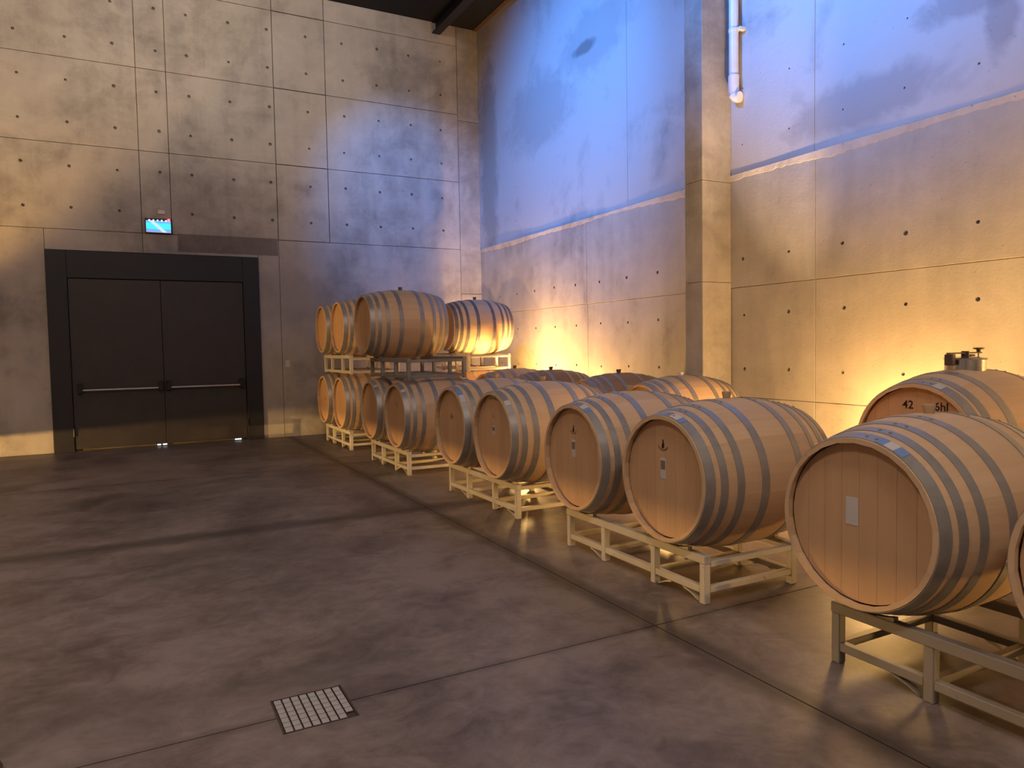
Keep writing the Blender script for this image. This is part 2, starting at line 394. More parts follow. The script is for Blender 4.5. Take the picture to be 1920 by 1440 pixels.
# back wall
wb = struct(link('wall_back', boxme((XL-0.3, YB+0.051, 0), (XR+0.5, YB+0.35, ZC+0.3)), m_joint))
fb = lambda u, z, d: (u, YB-d, z)
HX = [-5.74, -5.11, -4.47, -3.84, -3.20, -2.57, -1.93, -1.30, -0.67, -0.03, 0.56, 1.02, 1.66, 2.28-0.01, 2.92, 3.55, 4.18, 4.80, 5.41]
HZ = [3.735, 4.365, 5.01, 5.64, 6.28, 6.92]
XB = [XL, -4.79, -2.26, 0.27, 0.70, 2.355, 3.24, 5.765, XR]
ZB = [3.40, 4.69, 5.97, 7.25, ZC]
for i in range(len(XB)-1):
    last = i == len(XB)-2
    if last:
        for z0, z1 in ((0, 2.55), (2.55, 5.86), (5.86, ZC)):
            panel('panel', XB[i], XB[i+1], z0, z1, [], [], fb, [m_pillar, m_joint], wb, gap=0.004)
        continue
    for j in range(len(ZB)-1):
        panel('panel', XB[i], XB[i+1], ZB[j], ZB[j+1], HX, HZ if j < 3 else [], fb, [m_back, m_joint], wb, gap=0.004 if XB[i] != 2.355 else 0.007)
for x0, x1, z0, z1 in ((XL, -4.79, 0, 3.40), (-4.79, -2.26, 0, 3.40), (-2.26, -1.05, 0, 3.40), (-1.05, 0.27, 3.085, 3.40), (0.27, 2.01, 3.085, 3.40),
                       (2.01, 2.355, 0, 3.40), (2.355, 5.765, 0, 3.40)):
    panel('panel', x0, x1, z0, z1, [], [], fb, [m_back, m_joint], wb, gap=0.003)
link('repair_patch', boxme((0.78, YB-0.004, 3.13), (2.34, YB+0.01, 3.42)), m_patch, wb)

# right wall: lower casting with tie holes, rough ledge, upper casting
wr = struct(link('wall_right', boxme((XR+0.051, YF, 0), (XR+0.35, YB+0.4, ZC+0.3)), m_joint))
fr = lambda u, z, d: (XR-d, u, z)
HY = [12.14, 11.49, 10.84, 10.2, 9.56, 8.9, 8.24, 7.58, 6.92, 6.07, 5.43, 4.77, 4.14, 3.51, 2.87, 2.23, 1.59, 0.95, 0.31, -0.33, -0.97, -1.6]
HZR = [0.575, 1.2, 1.825, 2.45]
YS = [(9.24, YB), (6.40, 9.24), (5.10, 6.40), (2.55, 5.10), (0.0, 2.55), (-2.5, 0.0), (YF, -2.5)]
for y0, y1 in YS:
    for z0, z1 in ((0, 0.88), (0.88, 2.135), (2.135, 3.41)):
        out = 0.010 if z0 > 2 else 0.0
        panel('panel', y0, y1, z0, z1, HY, [z for z in HZR if z0 < z < z1], lambda u, z, d, k=out: (XR-d-k, u, z), [m_right, m_joint], wr, hr=0.021, gap=0.0025, depth=0.022)
for y0, y1 in ((8.2, YB), (6.40, 8.2), (5.11, 6.40), (1.9, 5.11), (-1.5, 1.9), (YF, -1.5)):
    panel('panel', y0, y1, 3.41, ZC, [h for h in HY if h < 6.2 or h > 10.9], [3.735, 4.35], lambda u, z, d: (XR-d-0.012, u, z), [m_right_up, m_joint], wr, hr=0.010, gap=0.002, depth=0.008)
bm = bmesh.new(); n = 260; rows_ = []
for i in range(n+1):
    y = -2.0 + (YB-0.01+2.0)*i/n
    if 6.245 < y < 6.545: pass
    k = 0.5+0.5*math.sin(y*1.9+1)*math.sin(y*0.73+2.2)
    hh = 0.03+0.05*k+random.uniform(-0.010, 0.010) + (0.02 if y < 5 else 0)
    rows_.append([bm.verts.new((XR-0.011, y, 3.425+0.008*random.random())), bm.verts.new((XR-0.020-0.016*k, y, 3.415)),
                  bm.verts.new((XR-0.012-0.006*k, y, 3.415-hh)), bm.verts.new((XR+0.004, y, 3.405-hh-0.006))])
for a, b in zip(rows_, rows_[1:]):
    for k in range(3): bm.faces.new((a[k], a[k+1], b[k+1], b[k]))
    bm.faces.new((a[3], a[0], b[0], b[3]))
bm.faces.new(rows_[0]); bm.faces.new(rows_[-1][::-1])
link('rough_ledge', fin(bm), m_ledge, wr)

# pillar on the right wall
pil = empty('concrete_pillar', (5.99, 6.40, 0), 'square concrete pillar standing proud of the right wall beside the white pipe', 'pillar')
pz = [0, 2.20, 3.34, ZC]
for a, b in zip(pz, pz[1:]):
    link('pillar_lift', boxme((-0.225, -0.148, a+0.0015), (0.222-0.012, 0.145, b-0.0015), 0.006), m_pillar, pil)

struct(link('wall_left', boxme((XL-0.3, YF, 0), (XL, YB+0.05, ZC)), m_back))
struct(link('wall_front', boxme((XL-0.3, YF-0.3, 0), (XR+0.35, YF, ZC)), m_back))
ceil = struct(link('ceiling', boxme((XL-0.3, YF-0.3, ZC), (XR+0.05, YB+0.05, ZC+0.15)), m_ceil))
eb = link('trim_1', boxme((XR-0.10, YF, ZC-0.02), (XR-0.013, YB-0.002, ZC+0.0), 0.004), m_rust); struct(eb)

def ibeam(name, x, y0, y1, label, wdt=0.16, h=0.22):
    t = empty(name, (x, (y0+y1)/2, ZC-h), label, 'roof beam', 'steel roof beams under the black ceiling')
    L = (y1-y0)/2
    link('lower_flange', boxme((-wdt/2, -L, 0), (wdt/2, L, 0.02)), m_beam, t)
    link('web', boxme((-0.006, -L, 0.02), (0.006, L, h-0.02)), m_beam, t)
    link('upper_flange', boxme((-wdt/2, -L, h-0.02), (wdt/2, L, h-0.001)), m_beam, t)
ibeam('roof_beam', 5.35, YF+0.01, YB-0.01, 'dark steel roof beam running towards the top of the corner')

# double door
door = struct(link('door_1', None)); door.location = (0.48, YB, 0)
fx0, fx1, fz = -1.05-0.48, 2.01-0.48, 3.08; lx0, lx1, lz = -0.78-0.48, 1.75-0.48, 2.665; mx = 0.495-0.48
link('door_frame_jamb', boxme((fx0, -0.035, 0.0), (lx0, 0.05, fz), 0.004), m_frame, door)
link('door_frame_jamb', boxme((lx1, -0.035, 0.0), (fx1, 0.05, fz), 0.004), m_frame, door)
link('door_frame_head', boxme((lx0, -0.035, lz), (lx1, 0.05, fz), 0.004), m_frame, door)
for side, (a, b) in enumerate(((lx0+0.008, mx-0.004), (mx+0.004, lx1-0.008))):
    lf = link('door_leaf', boxme((a, -0.015, 0.035), (b, 0.04, lz-0.010), 0.003), m_door, door)
    hb = boxme((a+0.10, -0.085, 0.93), (b-0.06, -0.065, 0.955), 0.004)
    if side: x0, x1 = a+0.06, b-0.07
    else: x0, x1 = a+0.10, b-0.05
    bm = bmesh.new(); tube(bm, [(x0, -0.085, 0.945), (x1, -0.085, 0.945)], 0.016, 10)
    link('push_bar', fin(bm, True), m_bar, lf)
    for xx in (x0, x1):
        link('push_bar_bracket', boxme((xx-0.035, -0.11, 0.90), (xx+0.035, -0.014, 1.05), 0.008), m_blackp, lf)
    bpy.data.meshes.remove(hb)
    for zz in (0.30, 1.30, 2.35):     # hinges
        bm = bmesh.new(); xx = lx0 if not side else lx1
        tube(bm, [(xx, -0.042, zz-0.06), (xx, -0.042, zz+0.06)], 0.011, 8); link('hinge', fin(bm, True), m_blackp, lf)
link('threshold', boxme((lx0, -0.01, 0.0), (lx1, 0.04, 0.012)), m_gdark, door)
for a, b in ((-0.04, 0.02), (-0.12, -0.07), (1.06, 1.16)):
    link('daylight_gap', boxme((a, 0.0, 0.014), (b, 0.012, 0.032)), m_day, door)

# lit exit sign, box above it, wall socket
sg = empty('exit_sign', (0.505, YB-0.03, 3.515), 'lit blue-green exit sign above the dark double door', 'exit sign')
link('housing', boxme((-0.19, -0.02, -0.112), (0.19, 0.029, 0.118), 0.004), m_blackp, sg)
link('sign_face', boxme((-0.178, -0.026, -0.098), (0.178, -0.0205, 0.085)), m_sign, sg)
link('sign_edge', boxme((-0.18, -0.028, -0.106), (0.18, -0.021, -0.098)), m_white, sg)
for k in range(5): 
    bm = bmesh.new(); bmesh.ops.create_uvsphere(bm, u_segments=8, v_segments=6, radius=0.012)
    link('led', fin(bm, True), m_led, sg, (-0.13+k*0.06, -0.025, 0.088))
bm = bmesh.new(); bmesh.ops.create_uvsphere(bm, u_segments=10, v_segments=8, radius=0.022)
rl = link('red_led', fin(bm, True), m_red, sg, (0.15, -0.028, 0.100)); rl['label'] = 'red indicator light'
jb = empty('junction_box', (0.555, YB, 3.745), 'small white box on the wall just above the lit exit sign', 'junction box')
link('box_body', boxme((-0.055, -0.035, -0.032), (0.055, 0, 0.032), 0.006), m_white, jb)
link('box_lid', boxme((-0.048, -0.039, -0.025), (0.048, -0.0351, 0.025), 0.001), m_white, jb)
so = empty('wall_socket', (2.44, YB, 1.275), 'small white socket plate on the back wall right of the double door', 'socket')
link('plate', boxme((-0.038, -0.012, -0.06), (0.038, 0, 0.06), 0.003), m_white, so)
link('rocker', boxme((-0.016, -0.017, -0.03), (0.016, -0.0121, 0.03), 0.001), m_white, so)

# white pipe beside the pillar
px_, py_ = 6.115, 6.125
pp = empty('drain_pipe', (px_, py_, 4.25), 'white plastic pipe coming down the right wall beside the pillar', 'pipe')
bm = bmesh.new(); tube(bm, [(0, 0, 0.16), (0, 0, ZC-4.255)], 0.052, 20); link('pipe_run', fin(bm, True), m_pipe, pp)
bm = bmesh.new(); tube(bm, [(0, 0, 0.24), (0, 0, 0.06), (0.005, -0.006, 0.03), (0.012, -0.02, 0.008), (0.020, -0.045, -0.004), (0.024, -0.07, -0.008)], 0.060, 20)
link('elbow', fin(bm, True), m_pipe, pp)
for zz in (0.72, 2.2):
    bm = bmesh.new(); tube(bm, [(0, 0, zz), (0, 0, zz+0.03)], 0.058, 18); box(bm, (0.0, -0.10, zz), (0.083, -0.052, zz+0.03)); link('pipe_clip', fin(bm), m_pipe, pp)

# floor gully with pale moulded grating
gt = empty('floor_grating', ((gx0+gx1)/2, (gy0+gy1)/2, 0), 'square pale grating let into the concrete floor', 'floor drain')
hw, hd = (gx1-gx0)/2, (gy1-gy0)/2
bm = bmesh.new()
box(bm, (-hw+0.001, -hd+0.001, -0.011), (-hw+0.007, hd-0.001, 0.004)); box(bm, (hw-0.007, -hd+0.001, -0.011), (hw-0.001, hd-0.001, 0.004))
box(bm, (-hw+0.007, -hd+0.001, -0.011), (hw-0.007, -hd+0.005, 0.002)); box(bm, (-hw+0.007, hd-0.005, -0.011), (hw-0.007, hd-0.001, 0.002))
link('frame', fin(bm), m_gdark, gt)
link('tray', boxme((-hw+0.007, -hd+0.005, -0.0115), (hw-0.007, hd-0.005, -0.008)), m_gdark, gt)
nx, ny = 8, 7; cw, ch = (2*hw-0.018)/nx, (2*hd-0.014)/ny
bm = bmesh.new(); 
a, b_, z1 = cw/2-0.0035, ch/2-0.0028, 0.002
lo = [bm.verts.new(q) for q in ((-a, -b_, -0.008), (a, -b_, -0.008), (a, b_, -0.008), (-a, b_, -0.008))]
hi = [bm.verts.new(q) for q in ((-a, -b_, 0.0005), (a, -b_, 0.0005), (a, b_, z1), (-a, b_, z1))]
bm.faces.new(lo[::-1]); bm.faces.new(hi)
for k in range(4): bm.faces.new((lo[k], lo[(k+1) % 4], hi[(k+1) % 4], hi[k])).material_index = 1
cell = fin(bm)
for i in range(nx):
    for j in range(ny):
        if i == nx-1 and j == 0: continue
        link('grating_bar', cell, [m_grate, m_gdark], gt, (-hw+0.009+cw*(i+0.5), -hd+0.007+ch*(j+0.5), 0))

# dark stanchion foot at the lower left edge of the view
st = empty('stanchion', (-0.60, 3.12, 0), 'dark post foot standing on the floor at the bottom left corner of the view', 'post')
bm = bmesh.new(); lathe(bm, [(0, 0.135), (0.012, 0.14), (0.03, 0.13), (0.05, 0.06), (0.07, 0.03), (0.075, 0.02)], 28, axis='z'); link('foot', fin(bm, True), m_blackp, st)
bm = bmesh.new(); tube(bm, [(0, 0, 0.07), (0, 0, 0.95)], 0.02, 14); link('pole', fin(bm, True), m_blackp, st)

# ------------------------------------------------------------------ barrel racks
RX, RT = 0.76, 0.05
def make_rack(ly, label, group, HF, HB_, zb, pm):
    """HF / HB_ = height of the top rail on the aisle side / on the wall side"""
    t = empty('barrel_rack', (0, 0, 0), label, 'barrel rack', group)
    T = RT/2
    ys_ = [-ly/2+T, -ly/2+0.47, ly/2-0.47, ly/2-T]
    for x, RH in ((T, HF), (RX-T, HB_)):
        for k, y in enumerate(ys_):
            link('post', boxme((x-T*0.9, y-T*0.9, 0.018 if zb < 0.08 else 0), (x+T*0.9, y+T*0.9, RH-RT), 0.004), pm, t)
        link('top_rail', boxme((x-T, -ly/2, RH-RT), (x+T, ly/2, RH), 0.004), pm, t)
        for a, b in zip(ys_, ys_[1:]):
            link('bottom_rail', boxme((x-T*0.8, a+T*0.9, zb-T), (x+T*0.8, b-T*0.9, zb+T*0.6), 0.003), pm, t)
        for y, sgn in (((ys_[2], 1), (ys_[0], 1), (ys_[1], -1)) if zb > 0.08 else ()):    # fork pocket guides
            bm = bmesh.new(); pr = []
            for s_ in range(5):
                q = s_/4; yy = y+sgn*(T+0.15*(1-q)); zz = (zb-T)*(1-q**1.6)
                zl = max(zz-0.012, 0)
                pr.append([bm.verts.new((x-0.016, yy, zz)), bm.verts.new((x+0.016, yy, zz)), bm.verts.new((x+0.016, yy-sgn*0.012, zl)), bm.verts.new((x-0.016, yy-sgn*0.012, zl))])
            for a, b in zip(pr, pr[1:]):
                for k in range(4): bm.faces.new((a[k], a[(k+1) % 4], b[(k+1) % 4], b[k]))
            bm.faces.new(pr[0]); bm.faces.new(pr[-1][::-1])
            link('fork_guide', fin(bm), pm, t)
    for k, y in enumerate(ys_):
        link('cross_rail', boxme((RT, y-T*0.8, zb-T*0.9), (RX-RT, y+T*0.8, zb+T*0.5), 0.003), pm, t)
    hm_ = min(HF, HB_)
    for y in (ys_[0], ys_[3]):
        link('cross_rail', boxme((RT, y-T*0.9, hm_-RT), (RX-RT, y+T*0.9, hm_-0.016), 0.003), pm, t)
    return t
def add_saddles(t, ycs, rel, rf, rb_, HF, HB_, pm):
    """wedge-shaped saddle blocks that stop each barrel from rolling; rel = barrel axis height above the rack foot"""
    for yc in ycs:
        for x, r, RH in ((0.025, rf, HF), (RX-0.025, rb_, HB_)):
            for sg in (-1, 1):
                bm = bmesh.new(); L_ = []
                for k in range(4):
                    a = D(6 + 3.5*k); L_.append((yc+sg*math.sin(a)*r, rel-math.cos(a)*r))
                poly = L_ + [(L_[-1][0]+sg*0.008, L_[-1][1]), (L_[-1][0]+sg*0.008, RH), (L_[0][0], RH)]
                a = [bm.verts.new((x-0.016, *q)) for q in poly]; b = [bm.verts.new((x+0.016, *q)) for q in poly]
                bm.faces.new(a); bm.faces.new(b[::-1])
                for i in range(len(a)): bm.faces.new((a[i], a[(i+1) % len(a)], b[(i+1) % len(a)], b[i]))
                link('saddle', fin(bm), pm, t)

# ------------------------------------------------------------------ barrels
NS = 26
def prof(x, L, r0_, r1_): 
    q = (x-L/2)/(L/2); return r0_+(r1_-r0_)*(1-abs(q)**2.0)
def stave_mesh(L, r0_, r1_):
    bm = bmesh.new(); A = 2*PI/NS; ns = 12; na = 3; th = 0.026
    xsx = [0.0] + [L*k/ns for k in range(1, ns)] + [L]
    rings = []
    for x in xsx:
        r = prof(x, L, r0_, r1_); ti = 0.020 if x in (0.0, L) else th
        lf = [(x, r*math.sin(-A/2+A*k/na), r*math.cos(-A/2+A*k/na)) for k in range(na+1)]
        ri = r-ti; inn = [(x, ri*math.sin(A/2), ri*math.cos(A/2)), (x, ri*math.sin(-A/2), ri*math.cos(-A/2))]
        rings.append([bm.verts.new(q) for q in lf+inn])
    m_ = len(rings[0])
    for a, b in zip(rings, rings[1:]):
        for k in range(m_): bm.faces.new((a[k], a[(k+1) % m_], b[(k+1) % m_], b[k]))
    for rg in (rings[0], rings[-1][::-1]):
        f = bm.faces.new(rg); f.material_index = 1
    return fin(bm, True)
def hoop_mesh(x0, x1, L, r0_, r1_, rivets=True):
    bm = bmesh.new(); t_ = 0.0028; n_ = 64; e = 0.0008
    xm = (x0+x1)/2
    pr = [(x0, prof(x0, L, r0_, r1_)+e), (xm, prof(xm, L, r0_, r1_)+e), (x1, prof(x1, L, r0_, r1_)+e),
          (x1, prof(x1, L, r0_, r1_)+e+t_), (xm, prof(xm, L, r0_, r1_)+e+t_), (x0, prof(x0, L, r0_, r1_)+e+t_)]
    lathe(bm, pr, n_, close=True)
    if rivets:
        rr = prof(xm, L, r0_, r1_)+e+t_
        for ang in (-0.02, 0.10):
            c = Vector((xm, -math.sin(ang+0.12)*rr, math.cos(ang+0.12)*rr))
            mt = Matrix.Translation(c) @ Matrix.Diagonal((1, 1, 0.7, 1))
            q = bmesh.ops.create_uvsphere(bm, u_segments=8, v_segments=5, radius=0.008, matrix=mt)
            for f in {f for v in q['verts'] for f in v.link_faces}: f.material_index = 1
    return fin(bm, True)
def head_boards(r, nb=8):
    """boards of a barrel head, each clipped to the circle; boards run upright; returns (mesh, yc)"""
    out = []; wd = 2*r/nb
    for k in range(nb):
        y0, y1 = -r+wd*k+0.0006, -r+wd*(k+1)-0.0006
        pts = []
        m_ = 8
        for s_ in range(m_+1):
            y = y0+(y1-y0)*s_/m_; pts.append((y, math.sqrt(max(0, r*r-y*y))))
        poly = pts + [(y, -z) for y, z in reversed(pts)]
        bm = bmesh.new(); yc = (y0+y1)/2
        fr_ = [bm.verts.new((0, y-yc, z)) for y, z in poly]; bk = [bm.verts.new((0.018, y-yc, z)) for y, z in poly]
        bm.faces.new(fr_); bm.faces.new(bk[::-1])
        for i in range(len(poly)): bm.faces.new((fr_[i], fr_[(i+1) % len(poly)], bk[(i+1) % len(poly)], bk[i]))
        bmesh.ops.remove_doubles(bm, verts=bm.verts, dist=1e-5)
        out.append((fin(bm), yc))
    return out
HO = [(0.006, 0.062), (0.095, 0.139), (0.198, 0.243), (0.362, 0.416)]
def bung_mesh(r=0.026, h=0.045):
    bm = bmesh.new(); lathe(bm, [(-0.01, r*0.8), (0.0, r*0.85), (h*0.85, r*1.12), (h, r*1.05)], 16, axis='z'); return fin(bm, True)
meshes = {}
def make_barrel(L=1.06, r0_=0.375, r1_=0.455, hoops=HO, stave=None, hoopm=None):
    """axis +X, origin under the middle of the barrel on the axis; head that faces the aisle is at -L/2"""
    key = (L, r0_, r1_)
    t = empty('wine_barrel', (0, 0, 0), '', 'barrel')
    sm = stave or m_stave; hm = hoopm or m_hoop
    if key not in meshes:
        meshes[key] = (stave_mesh(L, r0_, r1_), [hoop_mesh(a, b, L, r0_, r1_) for a, b in hoops] + [hoop_mesh(L-b, L-a, L, r0_, r1_) for a, b in hoops], head_boards(r0_-0.0215))
    sv, hp, hb = meshes[key]
    me = sv.copy(); me.materials.clear(); me.materials.append(sm); me.materials.append(m_chime)
    for k in range(NS):
        link('stave', me, None, t, (-L/2, 0, 0), (2*PI*(k+0.5)/NS, 0, 0))
    for h in hp:
        h2 = h.copy(); h2.materials.clear(); h2.materials.append(hm); h2.materials.append(m_rivet)
        link('hoop', h2, None, t, (-L/2, 0, 0))
    for sx_, x in ((1, -L/2+0.038), (-1, L/2-0.038)):
        for bme, yc in hb:
            link('head_board', bme, m_head, t, (x, yc*sx_, 0), (0, 0, 0 if sx_ > 0 else PI))
    return t
def copy_tree(o, parent=None):
    c = o.copy(); C.objects.link(c)
    if parent: c.parent = parent
    for ch in o.children: copy_tree(ch, c)
    return c

def patch(name, t, L, y, z, w_, h_, m_, x_off=0.0):
    """thin paper or ink patch on the head that faces the aisle"""
    return link(name, boxme((-L/2+0.0378-0.0012-x_off, y-w_/2, z-h_/2), (-L/2+0.0379-x_off, y+w_/2, z+h_/2)), m_, t)
def stamp(t, L, y, z, s=1.0, m_=None):
    """small dark branded emblem: a pear-shaped mark over two fine arcs"""
    bm = bmesh.new(); x0 = -L/2+0.0375; x1 = -L/2+0.0368
    outl = [(0.0, 0.030), (0.006, 0.026), (0.005, 0.016), (0.010, 0.004), (0.012, -0.012), (0.007, -0.024), (-0.006, -0.026), (-0.013, -0.016), (-0.010, -0.002), (-0.004, 0.010), (-0.006, 0.022)]
    a = [bm.verts.new((x0, y-q*s, z+w_*s)) for q, w_ in outl]; b = [bm.verts.new((x1, y-q*s, z+w_*s)) for q, w_ in outl]
    bm.faces.new(a); bm.faces.new(b[::-1])
    for i in range(len(a)): bm.faces.new((a[i], a[(i+1) % len(a)], b[(i+1) % len(a)], b[i]))
    for rr in (0.040, 0.047):
        ang = [D(200+140*k/8) for k in range(9)]
        for p, q in zip(ang, ang[1:]):
            qd = []
            for an, r_ in ((p, rr), (q, rr), (q, rr+0.003), (p, rr+0.003)):
                qd.append(bm.verts.new((x1, y-math.cos(an)*r_*s, z+math.sin(an)*r_*s*0.8)))
            bm.faces.new(qd)
    return link('stamp', fin(bm), m_ or m_ink, t)
def hoop_label(t, L, r0_, r1_, a0, a1, m_, x0=0.010, x1=0.058):
    """paper sticker lying on the first hoop, angles from the top towards the camera side (-Y)"""
    bm = bmesh.new(); sec = []
    for k in range(5):
        a = D(a0+(a1-a0)*k/4); q = []
        for x, e in ((x0, 0.0040), (x1, 0.0040), (x1, 0.0052), (x0, 0.0052)):
            r = prof(x, L, r0_, r1_)+e; q.append(bm.verts.new((-L/2+x, -math.sin(a)*r, math.cos(a)*r)))
        sec.append(q)
    for a, b in zip(sec, sec[1:]):
        for k in range(4): bm.faces.new((a[k], a[(k+1) % 4], b[(k+1) % 4], b[k]))
    bm.faces.new(sec[0]); bm.faces.new(sec[-1][::-1])
    return link('hoop_sticker', fin(bm), m_, t)
def add_bung(t, r1_, m_, h=0.045, r=0.026):
    return link('bung', bung_mesh(r, h), m_, t, (0, 0, r1_-0.001))

L1, RA, RB = 1.06, 0.375, 0.455
XM = 3.305; XM2 = 5.10; ZG = 0.702; ZU = 1.835
proto = None
GR = {'f': 'barrels in the front row along the aisle', 'b': 'barrels in the second row near the right wall', 'u': 'barrels on the upper racks'}
spec = [
 # y, z, xm, row, label
 (1.07, ZG, XM, 'f', 'pale oak barrel cut off by the right edge of the view, nearest of all'),
 (2.075, ZG, XM, 'f', 'largest whole barrel in view, its pale oak head with one plain paper label'),
 (3.375, ZG, XM, 'f', 'oak barrel with black emblem and paper label, directly left of the largest barrel'),
 (4.365, ZG, XM, 'f', 'oak barrel with small black emblem, third whole aisle barrel from the right'),
 (5.655, ZG+0.03, XM, 'f', 'pale oak barrel whose near side glows yellow, square white sticker on its first hoop'),
 (6.60, ZG+0.03, XM, 'f', 'pale oak barrel with tall white sticker on its shaded hoop, behind the yellow-lit one'),
 (8.27, ZG, XM, 'f', 'floor-level barrel under the near end of the raised grey rack, its full side in view'),
 (9.30, ZG, XM, 'f', 'floor-level barrel tucked under the big upper barrel, mostly hidden behind its neighbour'),
 (10.83, ZG, XM, 'f', 'lower barrel with bright yellow head in the two-high stack by the back wall'),
 (11.85, ZG, XM, 'f', 'lower barrel standing nearest the back wall, leftmost of the floor-level ones'),
 (9.22, 1.82, 3.22, 'u', 'large upper barrel whose whole side shows, alone on the raised grey rack'),
 (10.83, ZU, XM, 'u', 'upper barrel with bright yellow head in the stack by the back wall'),
 (11.85, ZU, XM, 'u', 'upper barrel nearest the back wall, leftmost of all barrels'),
 (10.92, ZU, XM2, 'u', 'upper barrel with dark hoops glowing yellow from below near the room corner'),
 (5.86, ZG+0.018, XM2, 'b', 'second-row barrel with white bung in front of the concrete pillar'),
 (6.95, ZG+0.018, XM2, 'b', 'shaded brown second-row barrel with dark bung, next to the one by the pillar'),
 (8.50, ZG+0.025, XM2, 'b', 'shaded brown second-row barrel with dark bung, middle of the far half'),
 (9.55, ZG+0.025, XM2, 'b', 'second-row barrel with pale back, mostly hidden, left of the shaded brown ones'),
 (10.92, ZG, XM2, 'b', 'orange-lit second-row barrel under the cream upper rack near the corner'),
]
barrels = []
protos = {}
def get_proto(k):
    if k not in protos:
        sm = {'n': m_stave, 'd': m_stave_shade, 'h': m_stave}[k]; hm = {'n': m_hoop, 'd': m_hoop, 'h': m_hoop_d}[k]
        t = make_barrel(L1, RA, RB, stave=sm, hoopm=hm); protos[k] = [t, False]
    p = protos[k]
    if not p[1]: p[1] = True; return p[0]
    return None
plain = {}
for i, (y, z, xm, row, lab) in enumerate(spec):
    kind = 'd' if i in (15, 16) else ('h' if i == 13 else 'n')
    t = get_proto(kind)
    if t is None:
        src = protos[kind][0]
        t = src.copy(); C.objects.link(t)
        for ch in src.children:
            if ch.name.split('.')[0] in ('stave', 'hoop', 'head_board'):
                c = ch.copy(); C.objects.link(c); c.parent = t
                if c.name.startswith('stave'): pass
    t.location = (xm, y, z); t['label'] = lab; t['group'] = GR[row]; t['category'] = 'barrel'
    barrels.append(t)
for i, t in enumerate(barrels):
    bmats = {14: m_bung_w, 15: m_bung_d, 16: m_bung_d, 17: m_bung_d, 10: m_bung_d, 13: m_bung_d, 11: m_bung_d, 12: m_bung_d}
    add_bung(t, RB, bmats.get(i, m_bung), h=0.030 if i in (6, 7, 14) else 0.042)
B = barrels
def head_label(t, y, z, w_=0.052, h_=0.14):
    patch('paper_label', t, L1, y, z, w_, h_, m_label)
    p = patch('label_print', t, L1, y, z+h_*0.16, w_*0.82, h_*0.42, m_inkb, 0.0011); return p
# markings seen on the heads
patch('paper_label', B[1], L1, 0.035, 0.045, 0.062, 0.125, m_label)
for i, (sy, sz, ly_, lz_, s) in {2: (0.02, 0.20, 0.02, 0.055, 1.0), 3: (0.02, 0.20, 0.02, 0.06, 0.95), 4: (0.02, 0.17, 0.02, 0.04, 0.55), 5: (0.01, 0.10, 0, 0, 0.8), 6: (0.0, 0.14, 0, 0, 0.9), 7: (0.0, 0.14, 0, 0, 0.7), 9: (-0.02, 0.02, 0, 0, 0.9)}.items():
    stamp(B[i], L1, sy, sz, s, m_ink if i in (2, 3, 5) else m_inkb)
    if lz_: head_label(B[i], ly_, lz_, 0.048, 0.125 if i < 4 else 0.08)
hoop_label(B[1], L1, RA, RB, 14, 20, m_labelb); hoop_label(B[1], L1, RA, RB, 20, 27, m_label); hoop_label(B[1], L1, RA, RB, 27, 34, m_labelb)
hoop_label(B[2], L1, RA, RB, 10, 20, m_label); hoop_label(B[2], L1, RA, RB, 20, 26, m_labelb)
hoop_label(B[3], L1, RA, RB, 14, 22, m_label); hoop_label(B[3], L1, RA, RB, 22, 29, m_labelb)
hoop_label(B[4], L1, RA, RB, 36, 44, m_label)
hoop_label(B[5], L1, RA, RB, 36, 50, m_label); hoop_label(B[5], L1, RA, RB, 22, 36, m_labelb)
hoop_label(B[6], L1, RA, RB, 34, 41, m_label); hoop_label(B[7], L1, RA, RB, 30, 37, m_label)

# big six-hectolitre cask with a steel manway
LB, QA, QB = 1.16, 0.413, 0.50
HB = [(0.006, 0.075), (0.10, 0.155), (0.27, 0.335)]
XBIG, YBIG, ZBIG = 5.09, 2.94, 0.80
big = make_barrel(LB, QA, QB, hoops=HB)
big.location = (XBIG, YBIG, ZBIG); big['label'] = 'large cask marked 42 and 6hl with a steel manway on top, by the right wall'; big['group'] = GR['b']
for txt, yy, zz, sz in (('42', 0.058, 0.272, 0.076), ('6hl', -0.165, 0.270, 0.076)):
    cu = bpy.data.curves.new('lettering', 'FONT'); cu.body = txt; cu.size = sz; cu.align_x = 'CENTER'; cu.align_y = 'CENTER'; cu.extrude = 0.0006; cu.offset = 0.0012
    tmp = bpy.data.objects.new('tmp', cu); C.objects.link(tmp)
    bpy.context.view_layer.update()
    me = bpy.data.meshes.new_from_object(tmp.evaluated_get(bpy.context.evaluated_depsgraph_get()))
    bpy.data.objects.remove(tmp)
    me.materials.clear()
    o = link('lettering', me, m_ink, big, (-LB/2+0.0370, yy, zz)); o.rotation_euler = (PI/2, 0, -PI/2); o['label'] = 'black lettering ' + txt
hoop_label(big, LB, QA, QB, 16, 24, m_label, 0.012, 0.07)
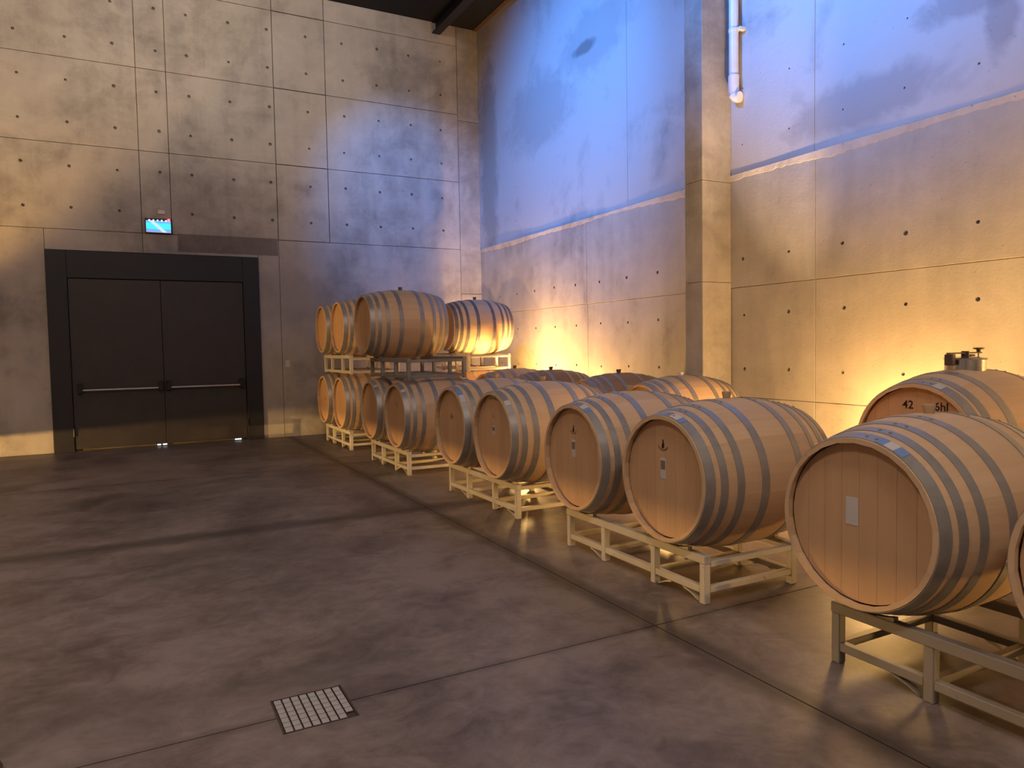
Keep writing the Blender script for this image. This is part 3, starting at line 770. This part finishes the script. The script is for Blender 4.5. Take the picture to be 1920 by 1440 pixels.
# manway: neck, lid, hinge, clamp arm, hand screw
bm = bmesh.new(); lathe(bm, [(-0.03, 0.130), (0.075, 0.130), (0.075, 0.122), (-0.03, 0.122)], 40, axis='z', close=True)
mw = link('manway_neck', fin(bm, True), m_steel, big, (-0.01, 0, QB)); mw.scale = (0.95, 0.95, 0.80)
bm = bmesh.new(); lathe(bm, [(0.076, 0.136), (0.084, 0.141), (0.090, 0.136), (0.096, 0.10), (0.100, 0.04), (0.101, 0.01)], 40, axis='z'); link('manway_lid', fin(bm, True), m_steel, mw)
link('hinge_block', boxme((-0.205, -0.03, 0.030), (-0.160, 0.03, 0.125), 0.006), m_steel_d, mw)
bm = bmesh.new(); box(bm, (-0.205, -0.016, 0.1262), (0.185, 0.016, 0.138), 0.003); link('clamp_arm', fin(bm), m_steel_d, mw)
bm = bmesh.new(); tube(bm, [(0, 0, 0.100), (0, 0, 0.148)], 0.026, 16); box(bm, (0.02, -0.025, 0.102), (0.09, 0.025, 0.118), 0.006); link('centre_boss', fin(bm, True), m_steel_d, mw)
bm = bmesh.new(); lathe(bm, [(0.139, 0.014), (0.156, 0.013), (0.162, 0.036), (0.171, 0.040), (0.176, 0.025)], 20, axis='z'); link('hand_screw', fin(bm, True), m_steel_d, mw, (0.165, 0, 0))
bm = bmesh.new(); tube(bm, [(0.165, 0, 0.03), (0.165, 0, 0.142)], 0.005, 8); link('screw_rod', fin(bm, True), m_steel, mw)
link('latch_block', boxme((0.144, -0.028, 0.022), (0.195, 0.028, 0.075), 0.012), m_steel_d, mw)
# ------------------------------------------------------------------ racks in place
RG = 'cream steel racks carrying the barrels'
def rack(x, y0, y1, z, ycs, bx, zaxis, label, dims=None, pm=None):
    L, a, b = dims or (L1, RA, RB); pm = pm or m_rack
    x0 = bx-L/2                                    # barrel end towards the aisle
    pf = max(prof(x-x0+q, L, a, b) for q in (0.0, 0.05))+0.005; pb = max(prof(x-x0+RX-q, L, a, b) for q in (0.0, 0.05))+0.005
    HF, HB_ = zaxis-z-pf, zaxis-z-pb
    t = make_rack(y1-y0, label, RG, HF, HB_, 0.085 if z == 0 else 0.056, pm); t.location = (x, (y0+y1)/2, z)
    add_saddles(t, [yc-(y0+y1)/2 for yc in ycs], zaxis-z, pf, pb, HF, HB_, pm)
    return t
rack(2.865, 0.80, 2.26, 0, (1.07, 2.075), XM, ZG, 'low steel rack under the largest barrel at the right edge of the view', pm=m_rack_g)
rack(2.865, 3.10, 4.58, 0, (3.375, 4.365), XM, ZG, 'low cream rack under the two aisle barrels with black emblems')
rack(2.93, 5.49, 7.00, 0, (5.655, 6.60), XM, ZG+0.03, 'low cream rack under the yellow-lit barrel and its neighbour')
rack(2.865, 8.08, 9.54, 0, (8.27, 9.30), XM, ZG, 'low cream rack on the floor below the raised grey rack')
rack(2.865, 10.60, 12.08, 0, (10.83, 11.85), XM, ZG, 'low cream rack under the stack by the back wall')
ZR = 1.118
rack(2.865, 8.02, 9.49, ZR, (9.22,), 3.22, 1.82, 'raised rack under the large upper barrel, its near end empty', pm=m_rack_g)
rack(2.865, 10.49, 12.07, ZR, (10.83, 11.85), XM, ZU, 'raised cream rack under the two upper barrels by the back wall')
rack(4.66, 10.28, 11.78, ZR, (10.92,), XM2, ZU, 'raised cream rack under the yellow glowing upper barrel near the corner')
rack(4.66, 10.28, 11.78, 0, (10.92,), XM2, ZG, 'low rack under the orange-lit barrel near the corner')
rack(4.66, 5.60, 7.20, 0, (5.86, 6.95), XM2, ZG+0.018, 'low rack of the second row near the concrete pillar')
rack(4.66, 8.25, 9.80, 0, (8.50, 9.55), XM2, ZG+0.025, 'low rack of the second row behind the shaded brown barrels')
rack(XBIG-0.40, 2.20, 3.68, 0, (YBIG,), XBIG, ZBIG, 'low rack under the large cask with the steel manway', (LB, QA, QB))

# added, unseen low lamp by the left wall: its plate blocks all but low light
hl = empty('added_floor_lamp', (-5.2, 9.5, 0), 'added low lamp by the left wall, out of view, its plate blocking the upward light', 'lamp')
link('added_lamp_base', boxme((-0.12, -0.12, 0), (0.12, 0.12, 0.10), 0.01), m_blackp, hl)
link('light_shield', boxme((-0.30, -0.9, 0.205), (0.90, 0.9, 0.215)), m_blackp, hl)
for y in (-0.85, 0.85):
    link('shield_leg', boxme((-0.28, y-0.01, 0), (-0.26, y+0.01, 0.205)), m_blackp, hl)
